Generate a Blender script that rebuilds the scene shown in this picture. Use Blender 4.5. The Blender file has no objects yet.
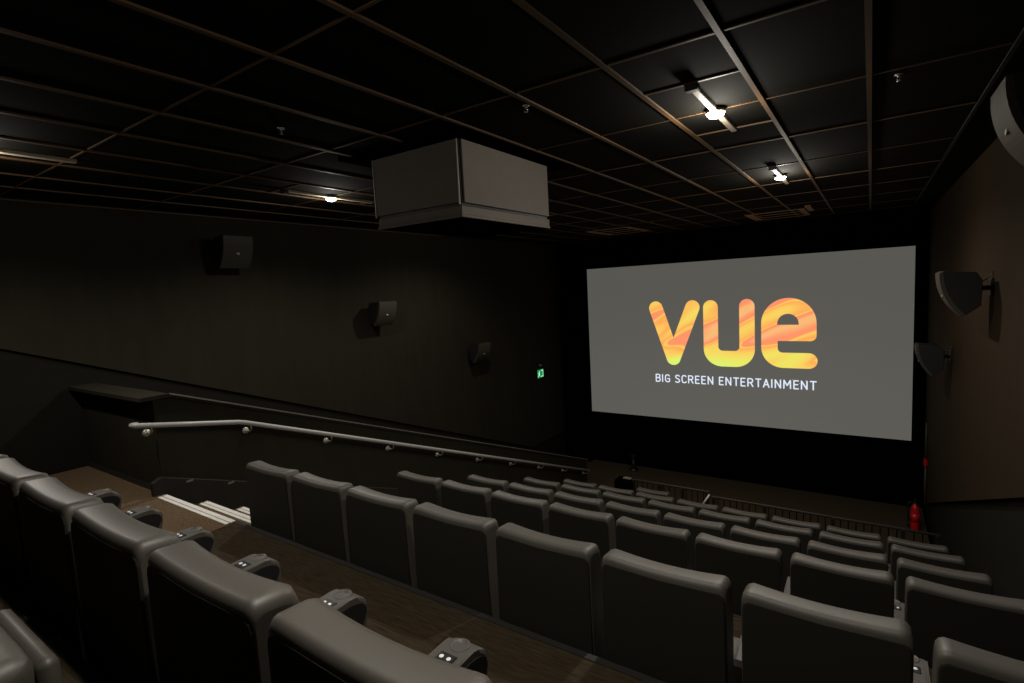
import bpy, bmesh, math, random
from mathutils import Vector, Matrix

scene = bpy.context.scene
COL = scene.collection
Z0 = 4.87                       # camera height above the flat front floor (origin of the survey is the camera)

# ---------------------------------------------------------------- camera, world, exposure
F_PX = 527.1255
YAW, PITCH, ROLL = math.radians(34.375), math.radians(-5.526), math.radians(-2.979)
_f = Vector((-math.sin(YAW) * math.cos(PITCH), math.cos(YAW) * math.cos(PITCH), math.sin(PITCH)))
_r = Vector((math.cos(YAW), math.sin(YAW), 0))
_u = _r.cross(_f)
_rr = math.cos(ROLL) * _r + math.sin(ROLL) * _u
_uu = -math.sin(ROLL) * _r + math.cos(ROLL) * _u
cam_data = bpy.data.cameras.new('camera')
cam = bpy.data.objects.new('camera', cam_data)
COL.objects.link(cam)
cam_data.sensor_width = 36.0
cam_data.lens = F_PX * 36.0 / 1024.0
cam_data.clip_start = 0.02
cam.matrix_world = Matrix(((_rr.x, _uu.x, -_f.x, 0), (_rr.y, _uu.y, -_f.y, 0), (_rr.z, _uu.z, -_f.z, Z0), (0, 0, 0, 1)))
scene.camera = cam

world = bpy.data.worlds.new('world')
scene.world = world
world.use_nodes = True
world.node_tree.nodes['Background'].inputs[0].default_value = (0.02, 0.02, 0.025, 1)
world.node_tree.nodes['Background'].inputs[1].default_value = 0.0

scene.view_settings.view_transform = 'Standard'
scene.view_settings.look = 'None'
scene.view_settings.gamma = 1.0
scene.view_settings.use_curve_mapping = False
scene.view_settings.exposure = 0.0

LAMP_WATT = 108.0                # each ceiling downlight
LAMP_SPILL = {'right': 26.0, 'left': 9.0}   # its sideways spill
LAMP_COLOR = (1.0, 0.93, 0.82)
BULB_GLOW = 14.0
SCREEN_GLOW = 0.094

# ---------------------------------------------------------------- materials
def lin(r, g, b):
    def c(v):
        v /= 255.0
        return v / 12.92 if v <= 0.04045 else ((v + 0.055) / 1.055) ** 2.4
    return (c(r), c(g), c(b), 1.0)

def mat(name, color, rough=0.6, metal=0.0, noise=0.0, scale=40.0, bump=0.0, spec=0.5, emit=None, emit_strength=0.0, stretch=None):
    m = bpy.data.materials.new(name)
    m.use_nodes = True
    nt = m.node_tree
    b = nt.nodes['Principled BSDF']
    b.inputs['Base Color'].default_value = color
    b.inputs['Roughness'].default_value = rough
    b.inputs['Metallic'].default_value = metal
    b.inputs['Specular IOR Level'].default_value = spec
    if emit:
        b.inputs['Emission Color'].default_value = emit
        b.inputs['Emission Strength'].default_value = emit_strength
    if noise or bump:
        tc = nt.nodes.new('ShaderNodeTexCoord')
        mp = nt.nodes.new('ShaderNodeMapping')
        if stretch:
            mp.inputs['Scale'].default_value = stretch
        nz = nt.nodes.new('ShaderNodeTexNoise')
        nz.inputs['Scale'].default_value = scale
        nz.inputs['Detail'].default_value = 5
        nt.links.new(tc.outputs['Object'], mp.inputs['Vector'])
        nt.links.new(mp.outputs['Vector'], nz.inputs['Vector'])
        if noise:
            rp = nt.nodes.new('ShaderNodeValToRGB')
            rp.color_ramp.elements[0].position = 0.3
            rp.color_ramp.elements[1].position = 0.7
            rp.color_ramp.elements[0].color = tuple(c * (1 - noise) for c in color[:3]) + (1,)
            rp.color_ramp.elements[1].color = tuple(min(1, c * (1 + noise)) for c in color[:3]) + (1,)
            nt.links.new(nz.outputs['Fac'], rp.inputs['Fac'])
            nt.links.new(rp.outputs['Color'], b.inputs['Base Color'])
        if bump:
            bp = nt.nodes.new('ShaderNodeBump')
            bp.inputs['Strength'].default_value = bump
            bp.inputs['Distance'].default_value = 0.01
            nt.links.new(nz.outputs['Fac'], bp.inputs['Height'])
            nt.links.new(bp.outputs['Normal'], b.inputs['Normal'])
    return m

M = {}
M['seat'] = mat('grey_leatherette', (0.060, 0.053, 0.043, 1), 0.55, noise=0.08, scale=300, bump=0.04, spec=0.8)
M['shell'] = mat('grey_seat_back_shaded', (0.0175, 0.0155, 0.0120, 1), 0.75, noise=0.08, scale=200, spec=0.25)  # same upholstery as the seat, shade of the chair backs put into the colour
M['plastic'] = mat('black_plastic', (0.012, 0.012, 0.012, 1), 0.45, noise=0.1, scale=80, spec=0.4)
M['piping'] = mat('dark_seam', (0.012, 0.011, 0.010, 1), 0.7, noise=0.05)
M['button'] = mat('white_button_icons', (0.75, 0.75, 0.75, 1), 0.4, emit=(0.9, 0.95, 1, 1), emit_strength=0.22, noise=0.01)
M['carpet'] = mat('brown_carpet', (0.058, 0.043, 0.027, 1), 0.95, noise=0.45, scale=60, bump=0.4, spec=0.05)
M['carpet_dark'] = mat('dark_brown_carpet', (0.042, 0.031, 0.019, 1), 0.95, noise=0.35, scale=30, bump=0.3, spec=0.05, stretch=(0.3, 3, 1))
M['carpet_stairs_lit'] = mat('brown_stair_carpet_lit', (0.115, 0.078, 0.047, 1), 0.95, noise=0.45, scale=70, bump=0.4, spec=0.05)  # brown carpet lightened, lamp light on stairs and landing is in the colour
M['nosing'] = mat('white_nosing', (0.78, 0.76, 0.72, 1), 0.6, noise=0.03, scale=60)
M['wall'] = mat('charcoal_wall_fabric', (0.0215, 0.0192, 0.0130, 1), 0.9, noise=0.10, scale=8, spec=0.1, stretch=(1, 1, 0.2))
M['wall_low'] = mat('charcoal_wall_paint', (0.0088, 0.0080, 0.0054, 1), 0.85, noise=0.08, scale=6, spec=0.15)
M['wall_right'] = mat('brown_wall_fabric', (0.029, 0.0188, 0.0100, 1), 0.9, noise=0.09, scale=8, spec=0.1, stretch=(1, 1.5, 0.05))
M['black'] = mat('black_drape', (0.0016, 0.0016, 0.0022, 1), 1.0, noise=0.2, scale=6, spec=0.0, stretch=(3, 1, 0.1))
M['tile'] = mat('black_ceiling_tile', (0.0062, 0.0058, 0.0046, 1), 0.95, noise=0.15, scale=50, spec=0.05)
M['tbar'] = mat('bronze_ceiling_bar', (0.090, 0.050, 0.022, 1), 0.6, noise=0.05, scale=20, spec=0.3)
M['panel'] = mat('grey_box_panel', (0.20, 0.176, 0.148, 1), 0.55, noise=0.05, scale=6, spec=0.3)
M['alu'] = mat('brushed_aluminium', (0.36, 0.34, 0.30, 1), 0.4, 0.6, noise=0.05, scale=60)
M['rail'] = mat('pale_painted_rail', (0.38, 0.38, 0.37, 1), 0.4, noise=0.02, scale=30)
M['rail_dark'] = mat('dark_steel', (0.05, 0.045, 0.042, 1), 0.35, 0.7, noise=0.1, scale=30)
M['spk'] = mat('dark_speaker_cabinet', (0.010, 0.010, 0.009, 1), 0.6, noise=0.1, scale=90, spec=0.3)
M['grille'] = mat('speaker_grille_mesh', (0.038, 0.035, 0.026, 1), 0.6, noise=0.18, scale=220, bump=0.3, spec=0.3)
M['chrome'] = mat('chrome', (0.8, 0.8, 0.8, 1), 0.15, 1.0, noise=0.01)
M['red'] = mat('red_enamel', (0.60, 0.010, 0.012, 1), 0.35, noise=0.05, scale=20)
M['conduit'] = mat('grey_conduit', (0.06, 0.055, 0.05, 1), 0.5, noise=0.05)
M['bulb'] = mat('lit_bulb', (0.9, 0.9, 0.9, 1), 0.4, emit=(0.80, 0.92, 1.0, 1), emit_strength=BULB_GLOW, noise=0.01)
M['track'] = mat('pale_lamp_track', (0.32, 0.27, 0.20, 1), 0.5, noise=0.05)
M['green'] = mat('green_exit_face', (0.0, 0.10, 0.04, 1), 0.5, emit=lin(20, 150, 78), emit_strength=0.75, noise=0.01)
M['green_white'] = mat('exit_pictogram', (0.5, 0.8, 0.6, 1), 0.5, emit=lin(190, 255, 215), emit_strength=0.9, noise=0.01)
M['grille_metal'] = mat('bronze_grille', (0.30, 0.16, 0.07, 1), 0.5, noise=0.06)
M['white_txt'] = mat('projected_white', (0.02, 0.02, 0.02, 1), 0.9, emit=lin(228, 237, 255), emit_strength=1.0, noise=0.01)
M['screen'] = mat('lit_projection_screen', (0.16, 0.17, 0.17, 1), 0.95, emit=lin(252, 248, 236), emit_strength=SCREEN_GLOW, noise=0.01, spec=0.0)
M['steplight'] = mat('step_light', (0.05, 0.05, 0.04, 1), 0.5, emit=(1, 0.75, 0.45, 1), emit_strength=0.03, noise=0.01)

def flame_material():
    m = bpy.data.materials.new('projected_flame_swirl')
    m.use_nodes = True
    nt = m.node_tree
    b = nt.nodes['Principled BSDF']
    b.inputs['Base Color'].default_value = (0.02, 0.02, 0.02, 1)
    b.inputs['Roughness'].default_value = 0.9
    tc = nt.nodes.new('ShaderNodeTexCoord')
    m0 = nt.nodes.new('ShaderNodeMapping')
    m0.inputs['Rotation'].default_value = (0, math.radians(27), 0)
    mp = nt.nodes.new('ShaderNodeMapping')
    mp.inputs['Scale'].default_value = (0.22, 1, 1.0)
    nz = nt.nodes.new('ShaderNodeTexNoise')
    nz.inputs['Scale'].default_value = 2.6
    nz.inputs['Detail'].default_value = 0.5
    nz.inputs['Distortion'].default_value = 0.25
    rp = nt.nodes.new('ShaderNodeValToRGB')
    cr = rp.color_ramp
    cr.elements[0].position = 0.30; cr.elements[0].color = lin(250, 186, 118)
    cr.elements[1].position = 0.92; cr.elements[1].color = lin(220, 244, 112)
    for p, c in ((0.42, (255, 148, 106)), (0.50, (255, 150, 100)), (0.53, (253, 208, 98)), (0.56, (254, 170, 88)), (0.66, (251, 204, 94)), (0.80, (240, 228, 100))):
        e = cr.elements.new(p); e.color = lin(*c)
    # the lower part of the picture in the letters runs to yellow-green
    sx = nt.nodes.new('ShaderNodeSeparateXYZ')
    mr = nt.nodes.new('ShaderNodeMapRange')
    mr.inputs['From Min'].default_value = -2.05 + Z0
    mr.inputs['From Max'].default_value = -1.45 + Z0
    mr.inputs['To Min'].default_value = 0.34
    mr.inputs['To Max'].default_value = 0.0
    ad = nt.nodes.new('ShaderNodeMath'); ad.operation = 'ADD'
    nt.links.new(tc.outputs['Object'], m0.inputs['Vector'])
    nt.links.new(m0.outputs['Vector'], mp.inputs['Vector'])
    nt.links.new(mp.outputs['Vector'], nz.inputs['Vector'])
    nt.links.new(tc.outputs['Object'], sx.inputs['Vector'])
    nt.links.new(sx.outputs['Z'], mr.inputs['Value'])
    nt.links.new(nz.outputs['Fac'], ad.inputs[0])
    nt.links.new(mr.outputs['Result'], ad.inputs[1])
    nt.links.new(ad.outputs['Value'], rp.inputs['Fac'])
    nt.links.new(rp.outputs['Color'], b.inputs['Emission Color'])
    b.inputs['Emission Strength'].default_value = 1.0
    return m
M['flame'] = flame_material()

# ---------------------------------------------------------------- mesh helpers (survey coordinates: z is relative to the camera, obj() lifts by Z0)
def new_bm():
    return bmesh.new()

def add_box(bm, x0, x1, y0, y1, z0, z1, bevel=0.0, seg=2, mi=0):
    vs = [bm.verts.new(p) for p in ((x0, y0, z0), (x1, y0, z0), (x1, y1, z0), (x0, y1, z0), (x0, y0, z1), (x1, y0, z1), (x1, y1, z1), (x0, y1, z1))]
    fs = [bm.faces.new([vs[i] for i in q]) for q in ((0, 3, 2, 1), (4, 5, 6, 7), (0, 1, 5, 4), (1, 2, 6, 5), (2, 3, 7, 6), (3, 0, 4, 7))]
    for f in fs:
        f.material_index = mi
    if bevel:
        es = list({e for f in fs for e in f.edges})
        r = bmesh.ops.bevel(bm, geom=es, offset=bevel, segments=seg, profile=0.5, affect='EDGES')
        for f in r['faces']:
            f.material_index = mi

def add_prism(bm, pts, axis, a, b, mi=0, bevel=0.0):
    """pts: 2-D polygon; axis 'x' -> pts are (y,z); 'y' -> (x,z); 'z' -> (x,y)"""
    def P(p, t):
        return {'x': (t, p[0], p[1]), 'y': (p[0], t, p[1]), 'z': (p[0], p[1], t)}[axis]
    A = [bm.verts.new(P(p, a)) for p in pts]
    B = [bm.verts.new(P(p, b)) for p in pts]
    fs = [bm.faces.new(A), bm.faces.new(B[::-1])]
    n = len(pts)
    for i in range(n):
        fs.append(bm.faces.new((A[i], B[i], B[(i + 1) % n], A[(i + 1) % n])))
    for f in fs:
        f.material_index = mi
    if bevel:
        es = list(fs[0].edges) + list(fs[1].edges)
        bmesh.ops.bevel(bm, geom=es, offset=bevel, segments=2, profile=0.5, affect='EDGES')

def add_tube(bm, pts, r, n=10, mi=0):
    pts = [Vector(p) for p in pts]
    rings = []
    for i, p in enumerate(pts):
        d = (pts[min(i + 1, len(pts) - 1)] - pts[max(i - 1, 0)]).normalized()
        a = d.cross(Vector((0, 0, 1)))
        if a.length < 1e-3:
            a = Vector((1, 0, 0))
        a.normalize()
        b = d.cross(a)
        rings.append([bm.verts.new(p + r * (math.cos(t) * a + math.sin(t) * b)) for t in [2 * math.pi * k / n for k in range(n)]])
    for u, v in zip(rings, rings[1:]):
        for k in range(n):
            f = bm.faces.new((u[k], u[(k + 1) % n], v[(k + 1) % n], v[k])); f.material_index = mi; f.smooth = True
    bm.faces.new(rings[0][::-1]).material_index = mi
    bm.faces.new(rings[-1]).material_index = mi

def add_lathe(bm, prof, o=(0, 0, 0), axis='z', n=16, mi=0):
    """prof: (radius, height) pairs, revolved about an axis through o"""
    rings = []
    for r, h in prof:
        ring = []
        for k in range(n):
            t = 2 * math.pi * k / n
            c, s = r * math.cos(t), r * math.sin(t)
            v = {'z': (c, s, h), 'x': (h, c, s), 'y': (c, h, s)}[axis]
            ring.append(bm.verts.new((o[0] + v[0], o[1] + v[1], o[2] + v[2])))
        rings.append(ring)
    for u, v in zip(rings, rings[1:]):
        for k in range(n):
            f = bm.faces.new((u[k], u[(k + 1) % n], v[(k + 1) % n], v[k])); f.material_index = mi; f.smooth = True
    bm.faces.new(rings[0][::-1]).material_index = mi
    bm.faces.new(rings[-1]).material_index = mi

def obj(name, bm, mats, parent=None, smooth=False, lift=None, loc=None):
    bmesh.ops.recalc_face_normals(bm, faces=bm.faces[:])
    me = bpy.data.meshes.new(name)
    bm.to_mesh(me); bm.free()
    for m in (mats if isinstance(mats, (list, tuple)) else [mats]):
        me.materials.append(m)
    if smooth:
        for p in me.polygons:
            p.use_smooth = True
    o = bpy.data.objects.new(name, me)
    COL.objects.link(o)
    if parent:
        o.parent = parent
    if loc:
        o.location = loc
    elif lift if lift is not None else (parent is None):
        # top-level mesh built in survey coordinates
        me.transform(Matrix.Translation((0, 0, Z0)))
    return o

def tag(o, label, cat, group=None):
    o['label'] = label; o['category'] = cat
    if group:
        o['group'] = group
    return o

def thing(name, label, cat, loc, group=None, rotz=0.0):
    o = bpy.data.objects.new(name, None)
    o.empty_display_size = 0.1
    COL.objects.link(o)
    o.location = (loc[0], loc[1], loc[2] + Z0)
    o.rotation_euler = (0, 0, rotz)
    return tag(o, label, cat, group)

def struct(name, bm, mats, smooth=False):
    o = obj(name, bm, mats, None, smooth)
    o['kind'] = 'structure'
    return o

def dup(root, loc, label, group=None, rotz=None):
    r = root.copy(); COL.objects.link(r)
    r.location = (loc[0], loc[1], loc[2] + Z0)
    if rotz is not None:
        r.rotation_euler = (0, 0, rotz)
    r['label'] = label
    if group:
        r['group'] = group
    for ch in list(root.children):
        c = ch.copy(); COL.objects.link(c); c.parent = r
        for g in list(ch.children):
            d = g.copy(); COL.objects.link(d); d.parent = c
    return r

# ---------------------------------------------------------------- room shell
XL, XR, YB, YF, ZC = -7.2, 0.92, -2.6, 13.25, 1.2
ZFL = -4.87
RAKE = -0.384
def rake_line(y):                       # lower edge of the fabric wall panels
    return max(-0.868 + RAKE * (y - 2.9), -4.08)
Y_FLAT = 2.9 + (-4.08 + 0.868) / RAKE
# platform levels: (y start, y end, z)
TIERS = [(YB, 0.52, -1.14), (0.52, 2.05, -1.70), (2.05, 3.58, -2.26), (3.58, 4.70, -2.79), (4.70, 5.90, -3.19), (5.90, 7.05, -3.62), (7.05, 8.12, -4.02), (8.12, 9.15, -4.43)]
AISLE_L, AISLE_R = -5.40, -4.12

bm = new_bm()
add_box(bm, XL, XR, 9.15, YF, ZFL - 0.1, ZFL)
struct('floor', bm, M['carpet'])

bm = new_bm()
for i, (a, b, z) in enumerate(TIERS):
    add_box(bm, AISLE_R, XR, a, b, ZFL - 0.1, z)
    add_box(bm, AISLE_R - 0.002, XR, b - 0.03, b + 0.006, z - 0.05, z + 0.004, mi=1)   # riser edge strip
    add_box(bm, AISLE_R - 0.002, AISLE_R + 0.018, a + 0.01, b - 0.03, z - 0.05, z + 0.005, mi=2)   # carpet trim beside the aisle
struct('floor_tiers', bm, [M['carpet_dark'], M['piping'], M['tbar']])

# left wall: painted lower part, fabric panel standing proud above the raking line
bm = new_bm()
add_box(bm, XL - 0.25, XL - 0.04, YB, YF, ZFL - 0.1, ZC + 0.1, mi=1)
top = 1.165
Y_TOP = 2.9 + (top - 0.02 + 0.868) / RAKE
pts = [(Y_TOP, top), (Y_TOP, rake_line(Y_TOP)), (Y_FLAT, -4.08), (YF, -4.08), (YF, top)]
add_prism(bm, pts, 'x', XL - 0.05, XL, mi=0, bevel=0.004)
add_box(bm, XL - 0.05, XL + 0.012, YB, 8.2, top, top + 0.012, mi=2)  # thin brighter strip stands in for lamp light on the panel's top edge
struct('wall_left', bm, [M['wall'], M['wall_low'], M['tbar']])

bm = new_bm()
add_box(bm, XR + 0.05, XR + 0.25, YB, YF, ZFL - 0.1, ZC + 0.1, mi=1)
add_prism(bm, [(-2.2, 1.13), (-2.2, 1.105), (5.0, -1.65), (12.4, -4.46), (YF, -4.46), (YF, 1.13)], 'x', XR, XR + 0.06, mi=0, bevel=0.004)
struct('wall_right', bm, [M['wall_right'], M['wall_low']])

bm = new_bm()
add_box(bm, XL - 0.25, XR + 0.25, YB - 0.2, YB, ZFL - 0.1, ZC + 0.1)
struct('wall_back', bm, M['wall_low'])

bm = new_bm()
add_box(bm, XL - 0.25, XR + 0.25, YF - 0.05, YF + 0.15, ZFL - 0.1, ZC + 0.1)
n = 60                                  # gently pleated black drape below the screen
for i in range(n):
    xa = XL + 0.05 + (XR - XL - 0.1) * i / n
    xb = XL + 0.05 + (XR - XL - 0.1) * (i + 1) / n
    add_prism(bm, [(xa, YF - 0.05), ((xa + xb) / 2, YF - 0.075), (xb, YF - 0.05)], 'z', ZFL, -3.3)
add_box(bm, XL, -6.42, YF - 0.30, YF - 0.05, ZFL, ZC)          # side masking left
add_box(bm, 0.79, XR, YF - 0.30, YF - 0.05, ZFL + 1.4, ZC)     # side masking right
add_box(bm, XL, XR, YF - 0.30, YF - 0.05, 0.53, ZC)            # black valance above the screen
struct('wall_front', bm, M['black'])

# ceiling: tiles with bars that stand a little below them
bm = new_bm()
add_box(bm, XL - 0.25, XR + 0.25, YB, YF, ZC, ZC + 0.12, mi=0)
X0B = -0.024
for i in range(0, 12):
    x = X0B - 0.6 * i
    add_box(bm, x - 0.015, x + 0.015, YB, 12.7, ZC - 0.012, ZC + 0.001, mi=1)
add_box(bm, 0.63, 0.655, YB, 12.7, ZC - 0.012, ZC + 0.001, mi=2)
YB0, DYB = 1.60, 1.2265
k = -3
while YB0 + DYB * k < 12.7:
    y = YB0 + DYB * k
    add_box(bm, XL + 0.02, 0.62, y - 0.008, y + 0.008, ZC - 0.007, ZC + 0.001, mi=1)
    k += 1
for xa, xb in ((-1.224, -0.624), (-5.424, -4.824)):             # extra bars that frame the lamp cells
    for y in (3.41, 4.64):
        add_box(bm, xa, xb, y - 0.009, y + 0.009, ZC - 0.008, ZC + 0.001, mi=1)
struct('ceiling', bm, [M['tile'], M['tbar'], M['plastic']])

# raised block over the exit passage, along the left of the stairs
def ledge(y):
    return -0.79 if y < 2.2 else -0.79 - 0.3745 * (y - 2.2)
bm = new_bm()
YE = 10.75
yy = [1.95, 2.2, YE]
add_prism(bm, [(y, ledge(y)) for y in yy] + [(y, ledge(y) - 0.035) for y in yy[::-1]], 'x', XL, AISLE_L + 0.0, mi=1)
add_prism(bm, [(2.06, -0.83), (2.24, -0.84), (YE - 0.02, ledge(YE) - 0.05), (YE - 0.02, ZFL), (2.06, ZFL)], 'x', XL, AISLE_L - 0.02, mi=1)
add_prism(bm, [(2.2, ledge(2.2) - 0.008), (YE, ledge(YE) - 0.008), (YE, ledge(YE) + 0.006), (2.2, ledge(2.2) + 0.006)], 'x', AISLE_L - 0.012, AISLE_L + 0.006, mi=2)  # pale strip added to show the light caught along the ledge edge
add_box(bm, XL, AISLE_L - 0.02, 2.03, 2.06, -1.70, -1.66, mi=3)
struct('wall_aisle', bm, [M['wall_low'], M['wall'], M['alu'], M['plastic']])

bm = new_bm()                            # raking skirting beside the stairs
sk = lambda y: -1.54 - 0.387 * (y - 2.04)
add_prism(bm, [(1.96, -1.575), (2.04, -1.54), (10.3, sk(10.3)), (10.3, sk(10.3) - 0.35), (1.96, -1.9)], 'x', AISLE_L - 0.02, AISLE_L + 0.035, mi=0, bevel=0.006)
struct('baseboard_left', bm, M['shell'])

# ---------------------------------------------------------------- stairs
def stair_levels():
    out = []
    for (a, b, z), (a2, b2, z2) in zip(TIERS, TIERS[1:] + [(9.15, YF, ZFL)]):
        d = z - z2
        n = 3 if d > 0.45 else 2
        edge = b - 0.005
        out.append((edge, z, z2, n))
    return out
bm = new_bm()
edges = []
cur_y, zl = YB, -1.14
for edge, z, z2, n in stair_levels():
    add_box(bm, AISLE_L, AISLE_R, cur_y, edge, ZFL - 0.1, z)
    if edge > 0.6: edges.append((edge, z))
    cur_y = edge
    for s in range(1, n):
        zz = z - (z - z2) * s / n
        add_box(bm, AISLE_L, AISLE_R, cur_y, cur_y + 0.34, ZFL - 0.1, zz)
        cur_y += 0.34
        if edge > 0.6: edges.append((cur_y, zz))
add_box(bm, XL, AISLE_L, YB, 2.06, ZFL - 0.1, -1.70)               # landing in front of the exit passage
stairs = struct('floor_stairs', bm, M['carpet_stairs_lit'])
for y, z in edges:
    b2 = new_bm()
    zz = z + Z0
    add_box(b2, AISLE_L + 0.08, AISLE_R - 0.02, y - 0.074, y - 0.044, zz, zz + 0.004)
    add_box(b2, AISLE_L + 0.08, AISLE_R - 0.02, y - 0.036, y - 0.003, zz, zz + 0.004)
    add_box(b2, AISLE_L + 0.08, AISLE_R - 0.02, y - 0.003, y + 0.003, zz - 0.03, zz + 0.004)
    obj('step_nosing', b2, M['nosing'], stairs)
for y in (2.24, 2.62, 2.98):
    b2 = new_bm()
    add_box(b2, AISLE_L + 0.034, AISLE_L + 0.042, y, y + 0.06, sk(y) - 0.040 + Z0, sk(y) - 0.022 + Z0)
    obj('step_light', b2, M['steplight'], stairs)

# ---------------------------------------------------------------- handrail
rx = AISLE_L + 0.10
rail_z = lambda y: -1.20 + RAKE * (y - 2.80)
t = thing('handrail', 'long pale tubular handrail sloping down beside the aisle stairs', 'handrail', (rx, 1.82, -1.0))
def L(p):
    return (p[0] - rx, p[1] - 1.82, p[2] + 1.0)
bm = new_bm()
add_tube(bm, [L(p) for p in ((rx - 0.075, 1.90, -1.012), (rx - 0.03, 1.845, -1.003), (rx, 1.86, -1.006), (rx, 2.3, -1.095), (rx, 2.76, -1.187), (rx, 2.84, -1.213), (rx, 6.0, rail_z(6.0)), (rx, 10.62, rail_z(10.62)))], 0.023, 12)
obj('rail', bm, M['rail'], t)
for k in range(10):
    y = 1.98 if k == 0 else 2.88 + 0.955 * (k - 1)
    z = (-1.03 - 0.2 * (y - 2.0)) if k == 0 else rail_z(y)
    bm = new_bm()
    add_tube(bm, [L(p) for p in ((rx, y, z - 0.015), (rx, y, z - 0.06), (rx - 0.03, y, z - 0.085), (AISLE_L - 0.02, y, z - 0.085))], 0.009, 8)
    add_lathe(bm, [(0.0, 0.014), (0.034, 0.014), (0.034, 0.0), (0.0, 0.0)], L((AISLE_L - 0.02, y, z - 0.085)), 'x', 16)
    obj('bracket', bm, M['alu'], t)

# ---------------------------------------------------------------- screen with the projected logo
SX0, SX1, SZ0, SZ1, SY = -6.333, 0.708, -3.425, 0.458, 13.0
bm = new_bm()
add_box(bm, SX0, SX1, SY, SY + 0.03, SZ0, SZ1)
screen = obj('cinema_screen', bm, M['screen'])
tag(screen, 'large lit grey cinema screen on the black front wall showing an orange logo', 'screen')
bm = new_bm()
fr = 0.06
add_box(bm, SX0 - fr, SX0, SY - 0.01, SY + 0.05, SZ0 - fr, SZ1 + fr)
add_box(bm, SX1, SX1 + fr, SY - 0.01, SY + 0.05, SZ0 - fr, SZ1 + fr)
add_box(bm, SX0, SX1, SY - 0.01, SY + 0.05, SZ1, SZ1 + fr)
add_box(bm, SX0, SX1, SY - 0.01, SY + 0.05, SZ0 - fr, SZ0)
obj('screen_border', bm, M['black'], screen, lift=True)

def arc(cx, cz, rx_, rz_, a0, a1, n=14):
    return [(cx + rx_ * math.cos(math.radians(a0 + (a1 - a0) * i / n)), cz + rz_ * math.sin(math.radians(a0 + (a1 - a0) * i / n))) for i in range(n + 1)]

def flat_letter(name, loops, m, parent, y=SY - 0.004):
    """outer outline plus holes, filled on the screen plane"""
    bm = new_bm()
    es = []
    for lp in loops:
        vs = [bm.verts.new((p[0], y, p[1])) for p in lp]
        es += [bm.edges.new((vs[i], vs[(i + 1) % len(vs)])) for i in range(len(vs))]
    bmesh.ops.triangle_fill(bm, edges=es, use_beauty=True)
    for f in bm.faces:
        f.normal_update()
        if f.normal.y > 0:
            f.normal_flip()
    me = bpy.data.meshes.new(name)
    bm.to_mesh(me); bm.free()
    me.transform(Matrix.Translation((0, 0, Z0)))
    me.materials.append(m)
    o = bpy.data.objects.new(name, me)
    COL.objects.link(o); o.parent = parent
    return o

# V: two slanting strokes with round ends that meet in a round foot
def offset_pt(p, ang, r):
    return (p[0] + r * math.cos(ang), p[1] + r * math.sin(ang))
R_ = 0.172
Pl, Pr, Pb = Vector((-4.466, -0.632)), Vector((-3.566, -0.632)), Vector((-4.046, -1.884))
def ang(v): return math.degrees(math.atan2(v.y, v.x))
al = ang(Pb - Pl); ar = ang(Pr - Pb)
nl = Vector((math.cos(math.radians(al + 90)), math.sin(math.radians(al + 90))))   # towards the inside of the left stroke
nr = Vector((math.cos(math.radians(ar + 90)), math.sin(math.radians(ar + 90))))
# crotch: intersection of the two inner edges
a0, d0, a1, d1 = Pl + nl * R_, (Pb - Pl), Pr + nr * R_, (Pb - Pr)
den = d0.x * d1.y - d0.y * d1.x
tt = ((a1.x - a0.x) * d1.y - (a1.y - a0.y) * d1.x) / den
cr = a0 + d0 * tt
lp = arc(Pl.x, Pl.y, R_, R_, al + 90, al + 270) + arc(Pb.x, Pb.y, R_, R_, al - 90, ar - 90) + arc(Pr.x, Pr.y, R_, R_, ar - 90, ar + 90) + [(cr.x, cr.y)]
flat_letter('logo_letter', [lp], M['flame'], screen)
# U
lp = (arc(-3.145, -0.640, 0.168, 0.168, 0, 180) + arc(-2.893, -1.630, 0.420, 0.420, 180, 270) + arc(-2.600, -1.630, 0.420, 0.420, 270, 360)
      + arc(-2.344, -0.638, 0.164, 0.168, 0, 180) + arc(-2.608, -1.575, 0.10, 0.10, 0, -90, 6) + arc(-2.877, -1.575, 0.10, 0.10, 270, 180, 6))
flat_letter('logo_letter', [lp], M['flame'], screen)
# e
lp = (arc(-1.500, -1.040, 0.545, 0.564, 0, 180, 26) + arc(-1.595, -1.583, 0.450, 0.450, 180, 270) + arc(-1.105, -1.862, 0.172, 0.172, -90, 90)
      + arc(-1.610, -1.590, 0.10, 0.10, 270, 180, 6) + [(-1.710, -1.428)] + arc(-1.075, -1.308, 0.12, 0.12, 270, 360, 8))
hole = [(-1.722, -1.068), (-1.290, -1.068)] + arc(-1.506, -1.040, 0.212, 0.216, 0, 180, 14)
flat_letter('logo_letter', [lp, hole], M['flame'], screen)

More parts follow.
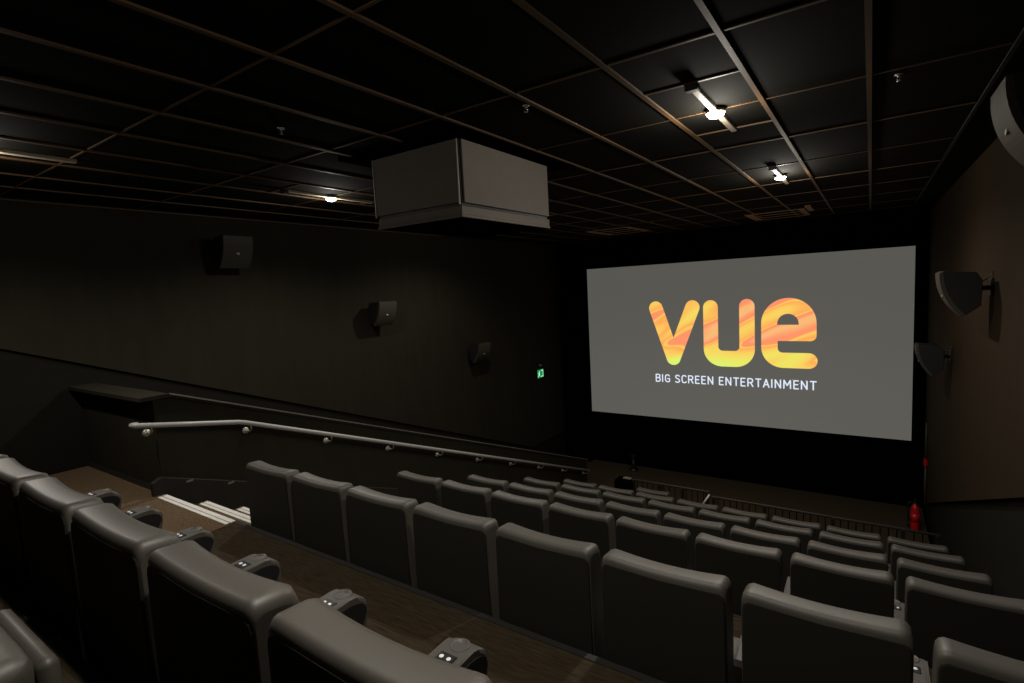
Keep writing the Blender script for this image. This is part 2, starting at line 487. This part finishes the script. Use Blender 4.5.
# tagline in a plain rounded stroke lettering
GL = {  # strokes in a unit cell (x 0..w, z 0..1)
 'B': (.56, [[(0, 0), (0, 1), (.34, 1), (.46, .92), (.48, .78), (.44, .62), (.32, .54), (0, .54)], [(.32, .54), (.48, .44), (.52, .28), (.46, .08), (.34, 0), (0, 0)]]),
 'I': (.10, [[(.0, 0), (.0, 1)]]),
 'G': (.58, [[(.50, .84), (.40, .97), (.28, 1), (.12, .96), (.02, .80), (0, .5), (.02, .2), (.12, .04), (.28, 0), (.42, .02), (.52, .10), (.52, .46), (.30, .46)]]),
 'S': (.54, [[(.46, .88), (.34, .99), (.18, 1), (.04, .90), (.02, .72), (.12, .58), (.36, .46), (.48, .32), (.47, .12), (.34, .01), (.16, 0), (.0, .10)]]),
 'C': (.54, [[(.48, .86), (.38, .98), (.26, 1), (.10, .96), (.02, .80), (0, .5), (.02, .2), (.10, .04), (.26, 0), (.40, .02), (.50, .14)]]),
 'R': (.58, [[(0, 0), (0, 1), (.32, 1), (.46, .92), (.50, .74), (.45, .56), (.32, .48), (0, .48)], [(.28, .48), (.52, 0)]]),
 'E': (.48, [[(.42, 1), (0, 1), (0, 0), (.42, 0)], [(0, .52), (.36, .52)]]),
 'N': (.60, [[(0, 0), (0, 1), (.52, 0), (.52, 1)]]),
 'T': (.54, [[(0, 1), (.52, 1)], [(.26, 1), (.26, 0)]]),
 'A': (.60, [[(0, 0), (.28, 1), (.56, 0)], [(.10, .32), (.46, .32)]]),
 'M': (.74, [[(0, 0), (.02, 1), (.33, .36), (.64, 1), (.66, 0)]]),
}
TEXT = 'BIG SCREEN ENTERTAINMENT'
adv = [0.40 if c == ' ' else 0.92 * GL[c][0] + 0.235 for c in TEXT]
tw = sum(adv) - 0.255
TX0, TX1, TZ0, TH = -4.500, -0.962, -2.490, 0.178
sx = (TX1 - TX0) / tw
x = TX0
hw = 0.0135
def seg_quad(a, b):
    a, b = Vector(a), Vector(b)
    d = (b - a).normalized(); nn = Vector((-d.y, d.x)) * hw
    vs = [bm.verts.new((p.x, SY - 0.004, p.y)) for p in (a + nn, a - nn, b - nn, b + nn)]
    bm.faces.new(vs)
def disc(p):
    vs = [bm.verts.new((p[0] + hw * math.cos(t), SY - 0.0045, p[1] + hw * math.sin(t))) for t in [2 * math.pi * k / 10 for k in range(10)]]
    bm.faces.new(vs)
for c, a in zip(TEXT, adv):
    if c != ' ':
        bm = new_bm()
        for st in GL[c][1]:
            P = [(x + 0.92 * p[0] * sx, TZ0 + p[1] * TH) for p in st]
            for a_, b_ in zip(P, P[1:]):
                seg_quad(a_, b_)
            for p in P:
                disc(p)
        o = obj('tagline_letter', bm, M['white_txt'], screen, lift=True)
        o['label'] = 'small white capital letter under the logo'
    x += a * sx

# ---------------------------------------------------------------- seats
W_ = 0.545
def seat_bm_backrest():
    bm = new_bm()
    def profile(u):
        e = abs(u)
        dip = -0.014 * (1 - e ** 2.0)                   # the top sags in the middle
        k = max(0.0, (e - 0.87) / 0.13)
        rnd = 1 - math.sqrt(max(0.0, 1 - k * k))        # rounding towards the sides
        zt = 0.994 + dip - 0.036 * rnd
        yf = 0.118 - 0.02 * rnd
        y0 = 0.0 + 0.009 * rnd
        wing = 0.012 * e * e
        pr = [(0.035 + y0, 0.16), (0.012 + y0, 0.40), (0.002 + y0, 0.65), (y0, zt - 0.10), (y0, zt - 0.024), (y0 + 0.005, zt - 0.011), (y0 + 0.013, zt - 0.003), (y0 + 0.024, zt),
              (yf - 0.030 + wing, zt - 0.006), (yf - 0.010 + wing, zt - 0.015), (yf + 0.000 + wing, zt - 0.040), (yf + 0.015 + wing, 0.82), (yf + 0.020 + wing, 0.72), (yf + 0.015 + wing, 0.60), (yf + 0.030 + wing, 0.48), (yf + 0.045 + wing, 0.34), (0.14, 0.20), (0.09, 0.16)]
        return pr
    us = [-1, -0.985, -0.95, -0.90, -0.84, -0.7, -0.5, -0.25, 0, 0.25, 0.5, 0.7, 0.84, 0.90, 0.95, 0.985, 1]
    rings = [[bm.verts.new((u * W_ / 2 * (1.0), p[0], p[1])) for p in profile(u)] for u in us]
    m = len(rings[0])
    for a, b in zip(rings, rings[1:]):
        for k in range(m):
            f = bm.faces.new((a[k], a[(k + 1) % m], b[(k + 1) % m], b[k])); f.smooth = True
    bm.faces.new(rings[0]); bm.faces.new(rings[-1][::-1])
    return bm

def make_seat(loc, label, group):
    t = thing('cinema_chair', label, 'chair', loc, group)
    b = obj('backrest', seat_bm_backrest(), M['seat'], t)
    bm = new_bm()                                        # back panel in shade-darkened grey, let in a little, with a seam around it
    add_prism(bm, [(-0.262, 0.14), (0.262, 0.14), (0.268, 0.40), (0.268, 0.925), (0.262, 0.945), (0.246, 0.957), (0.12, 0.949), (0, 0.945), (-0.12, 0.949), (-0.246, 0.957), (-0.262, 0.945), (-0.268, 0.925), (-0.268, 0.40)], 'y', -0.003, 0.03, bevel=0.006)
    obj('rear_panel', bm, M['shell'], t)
    bm = new_bm()
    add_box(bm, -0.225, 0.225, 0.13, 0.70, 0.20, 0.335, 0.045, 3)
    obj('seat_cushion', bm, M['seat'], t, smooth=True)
    bm = new_bm()
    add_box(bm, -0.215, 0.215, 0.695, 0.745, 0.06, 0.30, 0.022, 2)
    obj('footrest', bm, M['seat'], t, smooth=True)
    bm = new_bm()
    add_box(bm, -0.20, 0.20, 0.06, 0.69, 0.0, 0.21, 0.01, 1)
    obj('base', bm, M['plastic'], t)
    add_arm(t, 0.30)
    return t

ARM_PARTS = {}
def add_arm(t, x):
    if not ARM_PARTS:
        w = 0.062
        bm = new_bm()
        AH = 0.505
        prof = [(0.25, 0.14), (0.25, AH - 0.02), (0.27, AH)] + [(0.64, AH)] + arc(0.64, AH - 0.06, 0.085, 0.06, 80, -20, 8) + [(0.69, 0.36), (0.66, 0.20), (0.64, 0.0), (0.28, 0.0)]
        add_prism(bm, prof, 'x', -w, w, bevel=0.014)
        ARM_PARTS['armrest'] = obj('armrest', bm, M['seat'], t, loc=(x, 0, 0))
        a = ARM_PARTS['armrest']
        cheek = [(0.27, 0.02), (0.27, AH - 0.035), (0.63, AH - 0.022)] + arc(0.64, AH - 0.07, 0.072, 0.046, 80, -20, 6) + [(0.675, 0.36), (0.65, 0.20), (0.63, 0.02)]
        for sg in (1, -1):                               # dark side cheeks
            bm = new_bm()
            add_prism(bm, cheek, 'x', sg * w - 0.002 * sg, sg * w + 0.004 * sg)
            obj('side_cheek', bm, M['plastic'], a)
        bm = new_bm()
        add_lathe(bm, [(0.0, AH - 0.004), (0.027, AH - 0.004), (0.030, AH + 0.0016), (0.034, AH + 0.0016), (0.035, AH - 0.012), (0.0, AH - 0.012)], (0, 0.655, 0), 'z', 20)
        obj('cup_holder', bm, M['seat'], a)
        bm = new_bm()
        add_box(bm, -0.034, 0.034, 0.555, 0.605, AH - 0.010, AH + 0.004, 0.004, 1)
        obj('control_panel', bm, M['plastic'], a)
        for sx_ in (-0.015, 0.015):
            bm = new_bm()
            add_lathe(bm, [(0, AH + 0.0038), (0.008, AH + 0.0038), (0.008, AH + 0.0052), (0, AH + 0.0052)], (sx_, 0.58, 0), 'z', 10)
            o = obj('button', bm, M['button'], a)
            o['label'] = 'small white lit button'
        return a
    src = ARM_PARTS['armrest']
    a = src.copy(); COL.objects.link(a); a.parent = t; a.location = (x, 0, 0)
    for ch in src.children:
        c = ch.copy(); COL.objects.link(c); c.parent = a
    return a

ORD = ['first', 'second', 'third', 'fourth', 'fifth', 'sixth', 'seventh', 'eighth']
ROWS = [  # rear y, floor z, first left edge, seat indices, phrase, group
    (0.575, -1.665, -4.075, range(0, 7), 'in the nearest row', 'seats in the nearest row'),
    (2.10, -2.215, -4.00, range(0, 8), 'in the second row', 'seats in the second row'),
    (3.63, -2.785, -4.00, range(0, 8), 'in the third row', 'seats in the third row'),
    (4.74, -3.186, -4.00, range(0, 8), 'in the fourth row', 'seats in the fourth row'),
    (5.95, -3.615, -4.00, range(0, 8), 'in the fifth row', 'seats in the fifth row'),
    (7.08, -4.020, -4.00, range(0, 8), 'in the last long row', 'seats in the last long row'),
]
proto = None
for y, z, x0, idx, phrase, grp in ROWS:
    for k in idx:
        if grp == 'seats in the second row' and k == 7:
            y -= 0.045                                   # the wall seat leans back a little
        loc = (x0 + 0.6 * k + 0.262, y, z)
        lab = 'dark grey padded cinema chair, %s from the stairs %s' % (ORD[k], phrase)
        if proto is None:
            proto = make_seat(loc, lab, grp)
        else:
            s_ = dup(proto, loc, lab, grp)
s_ = dup(proto, (-2.98, 8.24, -4.43), 'lone dark grey cinema chair standing just behind the black barrier')
del s_['group']
s_ = dup(proto, (-1.87, -0.38, -1.14), 'grey cinema chair at the bottom left corner behind the nearest row')
del s_['group']
for ch in list(s_.children):                              # the end place of its row has no armrest on this side
    if ch.name.startswith('armrest'):
        for g in list(ch.children):
            bpy.data.objects.remove(g)
        bpy.data.objects.remove(ch)
# aisle-side armrests of the first seats
for r in [o for o in list(COL.objects) if o.name.startswith('cinema_chair') and o.get('label', '').find(' first from') > 0]:
    add_arm(r, -0.30)

# ---------------------------------------------------------------- black barrier in front of the last row
def barrier(name, x0, x1, y, zt, zb, label, posts):
    t = thing(name, label, 'railing', (x0, y, zb))
    h = zt - zb
    bm = new_bm()
    add_box(bm, 0, x1 - x0, -0.022, 0.022, h - 0.03, h, 0.008, 2)
    obj('top_rail', bm, M['rail_dark'], t)
    bm = new_bm()
    add_box(bm, 0, x1 - x0, -0.012, 0.012, 0.08, 0.11)
    obj('bottom_rail', bm, M['plastic'], t)
    n = int((x1 - x0) / 0.098)
    px = [p - x0 for p in posts]
    for i in range(1, n):
        xx = (x1 - x0) * i / n
        if min(abs(xx - p) for p in px) < 0.04:
            continue
        bm = new_bm()
        add_tube(bm, [(xx, 0, 0.10), (xx, 0, h - 0.02)], 0.007, 6)
        obj('baluster', bm, M['black'], t)
    for p in px:
        bm = new_bm()
        add_box(bm, p - 0.025, p + 0.025, -0.025, 0.025, 0.0, h - 0.02, 0.004, 1)
        add_box(bm, p - 0.05, p + 0.05, -0.05, 0.05, 0.0, 0.012)
        obj('post', bm, M['plastic'], t)
    return t
BY = 9.24
g_ = barrier('barrier_gate', -3.72, -2.30, BY, -3.68, ZFL, 'left shorter section of black barrier with a white diagonal bar', [-3.69, -3.17, -2.77, -2.34])
bm = new_bm()
add_tube(bm, [(1.30, -0.05, 0.92), (1.43, -0.05, 1.15)], 0.016, 8)
o = obj('latch_bar', bm, M['nosing'], g_); o['label'] = 'white diagonal bar'
bm = new_bm()
add_box(bm, -0.30, 0.02, -0.16, 0.10, 0.0, 1.17, 0.01, 1)
obj('end_box', bm, M['black'], g_)
bm = new_bm()
add_box(bm, -0.18, -0.02, -0.02, 0.06, 1.168, 1.187, 0.004, 1)
obj('end_cap', bm, M['panel'], g_)
barrier('barrier_railing', -2.26, 0.86, BY, -3.755, ZFL, 'long black barrier of thin upright bars in front of the last seats', [-2.23, -1.42, -0.45, 0.43, 0.83])

# ---------------------------------------------------------------- ceiling lamps
def make_lamp(loc, label):
    t = thing('ceiling_lamp', label, 'lamp', loc, 'ceiling lamps')
    bm = new_bm()
    add_box(bm, -0.022, 0.022, -0.61, 0.61, -0.030, 0.0, 0.004, 1)
    obj('track', bm, M['track'], t)
    bm = new_bm()
    add_box(bm, -0.04, 0.04, -0.62, -0.56, -0.045, 0.0, 0.006, 1)
    obj('end_connector', bm, M['plastic'], t)
    bm = new_bm()
    add_lathe(bm, [(0.0, -0.010), (0.062, -0.010), (0.066, -0.020), (0.066, -0.034), (0.0, -0.034)], (0, 0, 0), 'z', 20)
    obj('lamp_head', bm, M['track'], t)
    bm = new_bm()
    add_lathe(bm, [(0.0, -0.033), (0.060, -0.034), (0.059, -0.044), (0.046, -0.058), (0.022, -0.066), (0.0, -0.068)], (0, 0, 0), 'z', 20)
    obj('bulb', bm, M['bulb'], t)
    return t
LAMPS = [((-0.92, 4.03, ZC), 'nearest lit ceiling lamp on the right, among the orange ceiling bars'),
         ((-0.90, 7.12, ZC), 'lit ceiling lamp further back on the right, close to the ceiling grille'),
         ((-5.18, 4.02, ZC), 'lit ceiling lamp above the left wall, beside the hanging grey box'),
         ((-5.18, 1.03, ZC), 'lit ceiling lamp cut by the left edge of the photo'),
         ((-0.92, 0.95, ZC), 'lit ceiling lamp right above the nearest row'),
         ((-5.18, 7.12, ZC), 'lit ceiling lamp hidden behind the hanging grey box')]
lamp0 = None
for loc, lab in LAMPS:
    if lamp0 is None:
        lamp0 = make_lamp(loc, lab); t = lamp0
    else:
        t = dup(lamp0, loc, lab)
    for kind, watt in (('SPOT', LAMP_WATT), ('POINT', LAMP_SPILL['right' if loc[0] > -3 and loc[1] > 2 else 'left'])):
        ld = bpy.data.lights.new('lamp_light', kind)
        ld.energy = watt; ld.color = LAMP_COLOR; ld.shadow_soft_size = 0.05
        if kind == 'SPOT':
            ld.spot_size = math.radians(160); ld.spot_blend = 0.6
        lo = bpy.data.objects.new('lamp_light', ld)
        COL.objects.link(lo)
        lo.location = (loc[0], loc[1], loc[2] - 0.13 + Z0)

# ---------------------------------------------------------------- grey box that hangs from the ceiling
BX0, BX1, BY0, BY1, BZ = -3.61, -2.63, 3.26, 4.62, 0.59
t = thing('projector_housing', 'large grey box hanging from the black ceiling', 'box', ((BX0 + BX1) / 2, (BY0 + BY1) / 2, BZ))
cx, cy = (BX0 + BX1) / 2, (BY0 + BY1) / 2
hx, hy, H = (BX1 - BX0) / 2, (BY1 - BY0) / 2, ZC - BZ
bm = new_bm()
add_box(bm, -hx + 0.02, hx - 0.02, -hy + 0.02, hy - 0.02, 0.02, H)
obj('inner_body', bm, M['plastic'], t)
for nm, a in (('front_panel', (-hx + 0.015, hx - 0.035, -hy, -hy + 0.018)), ('rear_panel', (-hx + 0.015, hx - 0.035, hy - 0.018, hy)), ('side_panel', (hx - 0.018, hx, -hy + 0.035, hy - 0.015)), ('side_panel', (-hx, -hx + 0.018, -hy + 0.035, hy - 0.015))):
    bm = new_bm()
    add_box(bm, *a, 0.115, H - 0.005, 0.003, 1)
    obj(nm, bm, M['panel'], t)
for xa, xb in ((hx - 0.030, hx - 0.022), (-hx + 0.002, -hx + 0.012)):
    bm = new_bm()
    add_box(bm, xa, xb, -hy - 0.004, -hy + 0.01, 0.10, H - 0.005)
    obj('corner_strip', bm, M['alu'], t)
bm = new_bm()
add_box(bm, -hx + 0.03, hx - 0.005, -hy + 0.0, hy - 0.005, 0.022, 0.088, 0.003, 1)
obj('bottom_rail', bm, M['panel'], t)
bm = new_bm()
add_box(bm, -hx + 0.025, hx, -hy - 0.008, -hy + 0.012, 0.0, 0.022, 0.003, 1)
add_box(bm, hx - 0.02, hx, -hy + 0.006, hy, 0.0, 0.022, 0.003, 1)
obj('bottom_edge', bm, M['panel'], t)
bm = new_bm()
add_box(bm, -hx + 0.03, hx - 0.015, -hy + 0.008, hy - 0.005, 0.004, 0.026)
obj('underside', bm, M['black'], t)  # bottom coloured black for the shade under the box
bm = new_bm()
add_box(bm, -hx - 0.2, hx + 0.2, -hy - 0.2, hy + 0.2, H - 0.014, H - 0.001)
obj('ceiling_collar', bm, M['black'], t)

# ---------------------------------------------------------------- wall speakers
def make_speaker(loc, label, rotz):
    t = thing('wall_speaker', label, 'speaker', loc, 'wall speakers', rotz)
    # local frame: the wall is the plane x = 0, the speaker faces +x and is tilted down
    hw_ = 0.19
    def fr(tt, d=0.0):                                   # curved front, from the top (0) to the foot (1)
        bul = 0.045 * (1 - (2 * tt - 1) ** 2) + d
        x, z = 0.40 - 0.165 * tt, 0.155 - 0.405 * tt
        return (x + bul * 0.925, z - bul * 0.38)
    front = [fr(i / 10) for i in range(11)]
    back = [fr(i / 10, -0.035) for i in range(11)]
    prof = back + [(0.10, -0.15), (0.095, 0.075), (0.14, 0.150)]
    bm = new_bm()
    add_prism(bm, prof, 'y', -hw_, hw_, bevel=0.006)
    obj('cabinet', bm, M['spk'], t)
    bm = new_bm()
    add_prism(bm, [fr(i / 10, -0.034) for i in range(11)] + front[::-1], 'y', -hw_ - 0.004, hw_ + 0.004, bevel=0.004)
    g = obj('grille', bm, M['grille'], t)
    bm = new_bm()
    c = fr(0.5)
    add_lathe(bm, [(0.0, -0.004), (0.022, -0.004), (0.022, 0.004), (0.0, 0.004)], (c[0], 0, c[1]), 'x', 14)
    obj('badge', bm, M['alu'], g)
    bm = new_bm()
    add_box(bm, 0.0, 0.022, -0.06, 0.06, -0.07, 0.09, 0.004, 1)
    add_tube(bm, [(0.015, 0, 0.0), (0.06, 0, 0.0), (0.12, 0, -0.01)], 0.022, 10)
    obj('bracket', bm, M['plastic'], t)
    bm = new_bm()
    add_tube(bm, [(0.004, 0.0, 0.15), (0.010, 0, 0.11), (0.05, 0, 0.075), (0.10, 0, 0.055)], 0.005, 6)
    obj('cable', bm, M['plastic'], t)
    return t
SP = [(3.78, 0.73, 'nearest'), (6.27, -0.24, 'middle'), (8.92, -1.25, 'furthest')]
s0 = None
for y, z, w in SP:
    lab = {'nearest': 'largest left wall speaker, nearest the left edge, with its big shadow', 'middle': 'left wall speaker in the middle of three, below the grey box', 'furthest': 'smallest left wall speaker, nearest the green exit sign'}[w]
    s0 = make_speaker((XL, y, z), lab, 0) if s0 is None else (dup(s0, (XL, y, z), lab) and s0)
RSP = [(3.72, 0.74, 'right wall speaker cut by the photo edge, up near the ceiling'), (6.45, -0.20, 'right wall speaker in the middle, on a bracket beside the screen'), (9.20, -1.20, 'furthest right wall speaker, overlapping the edge of the screen')]
for y, z, lab in RSP:
    dup(s0, (XR, y, z), lab, None, math.pi)

# ---------------------------------------------------------------- exit sign on the left wall
t = thing('exit_sign', 'small lit green running man exit sign on the dark left wall', 'sign', (XL, 11.72, -2.33))
bm = new_bm()
add_box(bm, 0, 0.035, -0.16, 0.16, 0.0, 0.235, 0.004, 1)
obj('sign_body', bm, M['plastic'], t)
bm = new_bm()
add_box(bm, 0.034, 0.038, -0.15, 0.15, 0.010, 0.225)
f_ = obj('sign_face', bm, M['green'], t)
bm = new_bm()
def q(pts, x=0.040):
    add_prism(bm, pts, 'x', x - 0.002, x)
q([(0.02, 0.03), (0.13, 0.03), (0.13, 0.205), (0.02, 0.205), (0.02, 0.185), (0.11, 0.185), (0.11, 0.05), (0.02, 0.05)])
add_lathe(bm, [(0, 0.038), (0.017, 0.038), (0.017, 0.040), (0, 0.040)], (0, -0.06, 0.178), 'x', 12)
q([(-0.085, 0.10), (-0.045, 0.10), (-0.030, 0.155), (-0.075, 0.160)])
q([(-0.085, 0.105), (-0.060, 0.105), (-0.095, 0.035), (-0.125, 0.035)])
q([(-0.065, 0.105), (-0.042, 0.105), (-0.020, 0.050), (-0.040, 0.045)])
q([(-0.075, 0.155), (-0.075, 0.140), (-0.120, 0.120), (-0.120, 0.135)])
obj('pictogram', bm, M['green_white'], f_)
bm = new_bm()
add_lathe(bm, [(0, 0.0), (0.03, 0.0), (0.03, 0.05), (0.018, 0.07), (0, 0.07)], (0, 0.02, 0.33), 'x', 12)
obj('sign_lamp', bm, M['panel'], t)

# ---------------------------------------------------------------- fire extinguisher, call point and conduit on the right
t = thing('fire_extinguisher', 'red fire extinguisher standing by the right wall beyond the barrier', 'fire extinguisher', (0.735, 12.0, ZFL))
bm = new_bm()
add_lathe(bm, [(0, 0), (0.064, 0), (0.068, 0.015), (0.068, 0.41), (0.058, 0.46), (0.035, 0.49), (0.028, 0.52), (0, 0.52)], (0, 0, 0), 'z', 20)
obj('cylinder', bm, M['red'], t)
bm = new_bm()
add_lathe(bm, [(0, 0.515), (0.026, 0.515), (0.026, 0.555), (0, 0.555)], (0, 0, 0), 'z', 12)
add_box(bm, -0.015, 0.015, -0.13, 0.03, 0.555, 0.575, 0.003, 1)
add_box(bm, -0.012, 0.012, -0.12, 0.0, 0.60, 0.615, 0.003, 1)
add_box(bm, -0.012, 0.012, -0.01, 0.025, 0.57, 0.615)
obj('valve_handle', bm, M['plastic'], t)
bm = new_bm()
add_tube(bm, [(-0.02, 0, 0.54), (-0.09, -0.01, 0.53), (-0.115, -0.01, 0.46), (-0.105, -0.01, 0.25), (-0.10, 0, 0.12)], 0.013, 8)
add_tube(bm, [(-0.10, 0, 0.14), (-0.10, 0, 0.06)], 0.02, 8)
obj('hose', bm, M['plastic'], t)
bm = new_bm()
add_lathe(bm, [(0.0684, 0.17), (0.0688, 0.17), (0.0688, 0.33), (0.0684, 0.33)], (0, 0, 0), 'z', 20)
obj('instruction_label', bm, M['red'], t)

bm = new_bm()
add_box(bm, XR - 0.05, XR, 12.35, 12.47, -3.72, -3.60, 0.006, 1)
cp = obj('call_point', bm, M['red'])
tag(cp, 'small red fire call point box at the end of the right wall', 'call point')
bm = new_bm()
add_tube(bm, [(XR - 0.018, 12.42, -3.60), (XR - 0.018, 12.42, -2.9)], 0.014, 8)
add_tube(bm, [(XR - 0.018, 12.42, -3.72), (XR - 0.018, 12.42, -4.5)], 0.014, 8)
cd = obj('conduit_pipe', bm, M['conduit'])
tag(cd, 'thin grey conduit running down to the red call point', 'pipe')

# ---------------------------------------------------------------- ceiling grilles
def make_grille(loc, label):
    t = thing('ceiling_grille', label, 'vent', loc, 'ceiling grilles')
    bm = new_bm()
    add_box(bm, -0.50, 0.50, -0.62, 0.62, -0.012, 0.0)
    obj('backing', bm, M['black'], t)
    bm = new_bm()
    add_box(bm, -0.50, 0.50, -0.62, -0.58, -0.022, 0.0)
    add_box(bm, -0.50, 0.50, 0.58, 0.62, -0.022, 0.0)
    add_box(bm, -0.50, -0.36, -0.58, 0.58, -0.022, 0.0)
    add_box(bm, 0.40, 0.50, -0.58, 0.58, -0.022, 0.0)
    obj('frame', bm, M['grille_metal'], t)
    for y in (-0.20, 0.20):
        bm = new_bm()
        add_box(bm, -0.36, 0.40, y - 0.03, y + 0.03, -0.020, -0.006)
        obj('louvre', bm, M['grille_metal'], t)
    return t
g0 = make_grille((-1.50, 11.55, ZC), 'bronze ceiling grille above the right half of the screen')
dup(g0, (-4.65, 11.2, ZC), 'bronze ceiling grille above the top left of the screen')
bm = new_bm()
add_box(bm, -0.05, 0.05, -0.38, 0.38, -0.03, 0.0, 0.005, 1)
t = thing('ceiling_strip', 'short bronze strip on the ceiling beside the right grille', 'vent', (-0.92, 10.95, ZC))
obj('cover', bm, M['grille_metal'], t)

# ---------------------------------------------------------------- sprinklers and detectors on the ceiling
def make_sprinkler(loc, label):
    t = thing('sprinkler_head', label, 'sprinkler', loc, 'sprinkler heads')
    bm = new_bm()
    add_lathe(bm, [(0, 0), (0.028, 0), (0.024, -0.006), (0.009, -0.010), (0.008, -0.02), (0, -0.02)], (0, 0, 0), 'z', 16)
    obj('escutcheon', bm, M['chrome'], t)
    bm = new_bm()
    add_tube(bm, [(-0.007, 0, -0.018), (-0.011, 0, -0.028), (0, 0, -0.040)], 0.003, 6)
    add_tube(bm, [(0.007, 0, -0.018), (0.011, 0, -0.028), (0, 0, -0.040)], 0.003, 6)
    add_lathe(bm, [(0, -0.040), (0.014, -0.040), (0.014, -0.043), (0, -0.043)], (0, 0, 0), 'z', 12)
    obj('deflector', bm, M['chrome'], t)
    return t
sp0 = make_sprinkler((-3.39, 2.26, ZC), 'small chrome sprinkler on the ceiling left of the grey box')
dup(sp0, (-1.88, 3.05, ZC), 'small chrome sprinkler on the ceiling right of the grey box')
dup(sp0, (0.128, 4.174, ZC), 'small chrome sprinkler near the right edge of the ceiling')
t = thing('smoke_detector', 'small dark round smoke detector on the ceiling before the screen', 'detector', (-3.50, 9.99, ZC))
bm = new_bm()
add_lathe(bm, [(0, 0), (0.055, 0), (0.055, -0.018), (0.040, -0.040), (0.020, -0.050), (0, -0.050)], (0, 0, 0), 'z', 18)
obj('housing', bm, M['plastic'], t)

# ---------------------------------------------------------------- dark stand at the left foot of the front wall
t = thing('floor_stand', 'small dark upright stand on the floor below the screen corner', 'stand', (-5.12, 12.85, ZFL))
bm = new_bm()
add_lathe(bm, [(0, 0), (0.13, 0), (0.13, 0.02), (0.03, 0.035), (0.04, 0.05), (0.036, 0.30), (0, 0.30)], (0, 0, 0), 'z', 16)
obj('pole', bm, M['plastic'], t)
bm = new_bm()
add_box(bm, -0.055, 0.055, -0.04, 0.04, 0.29, 0.42, 0.012, 2)
obj('head', bm, M['spk'], t)
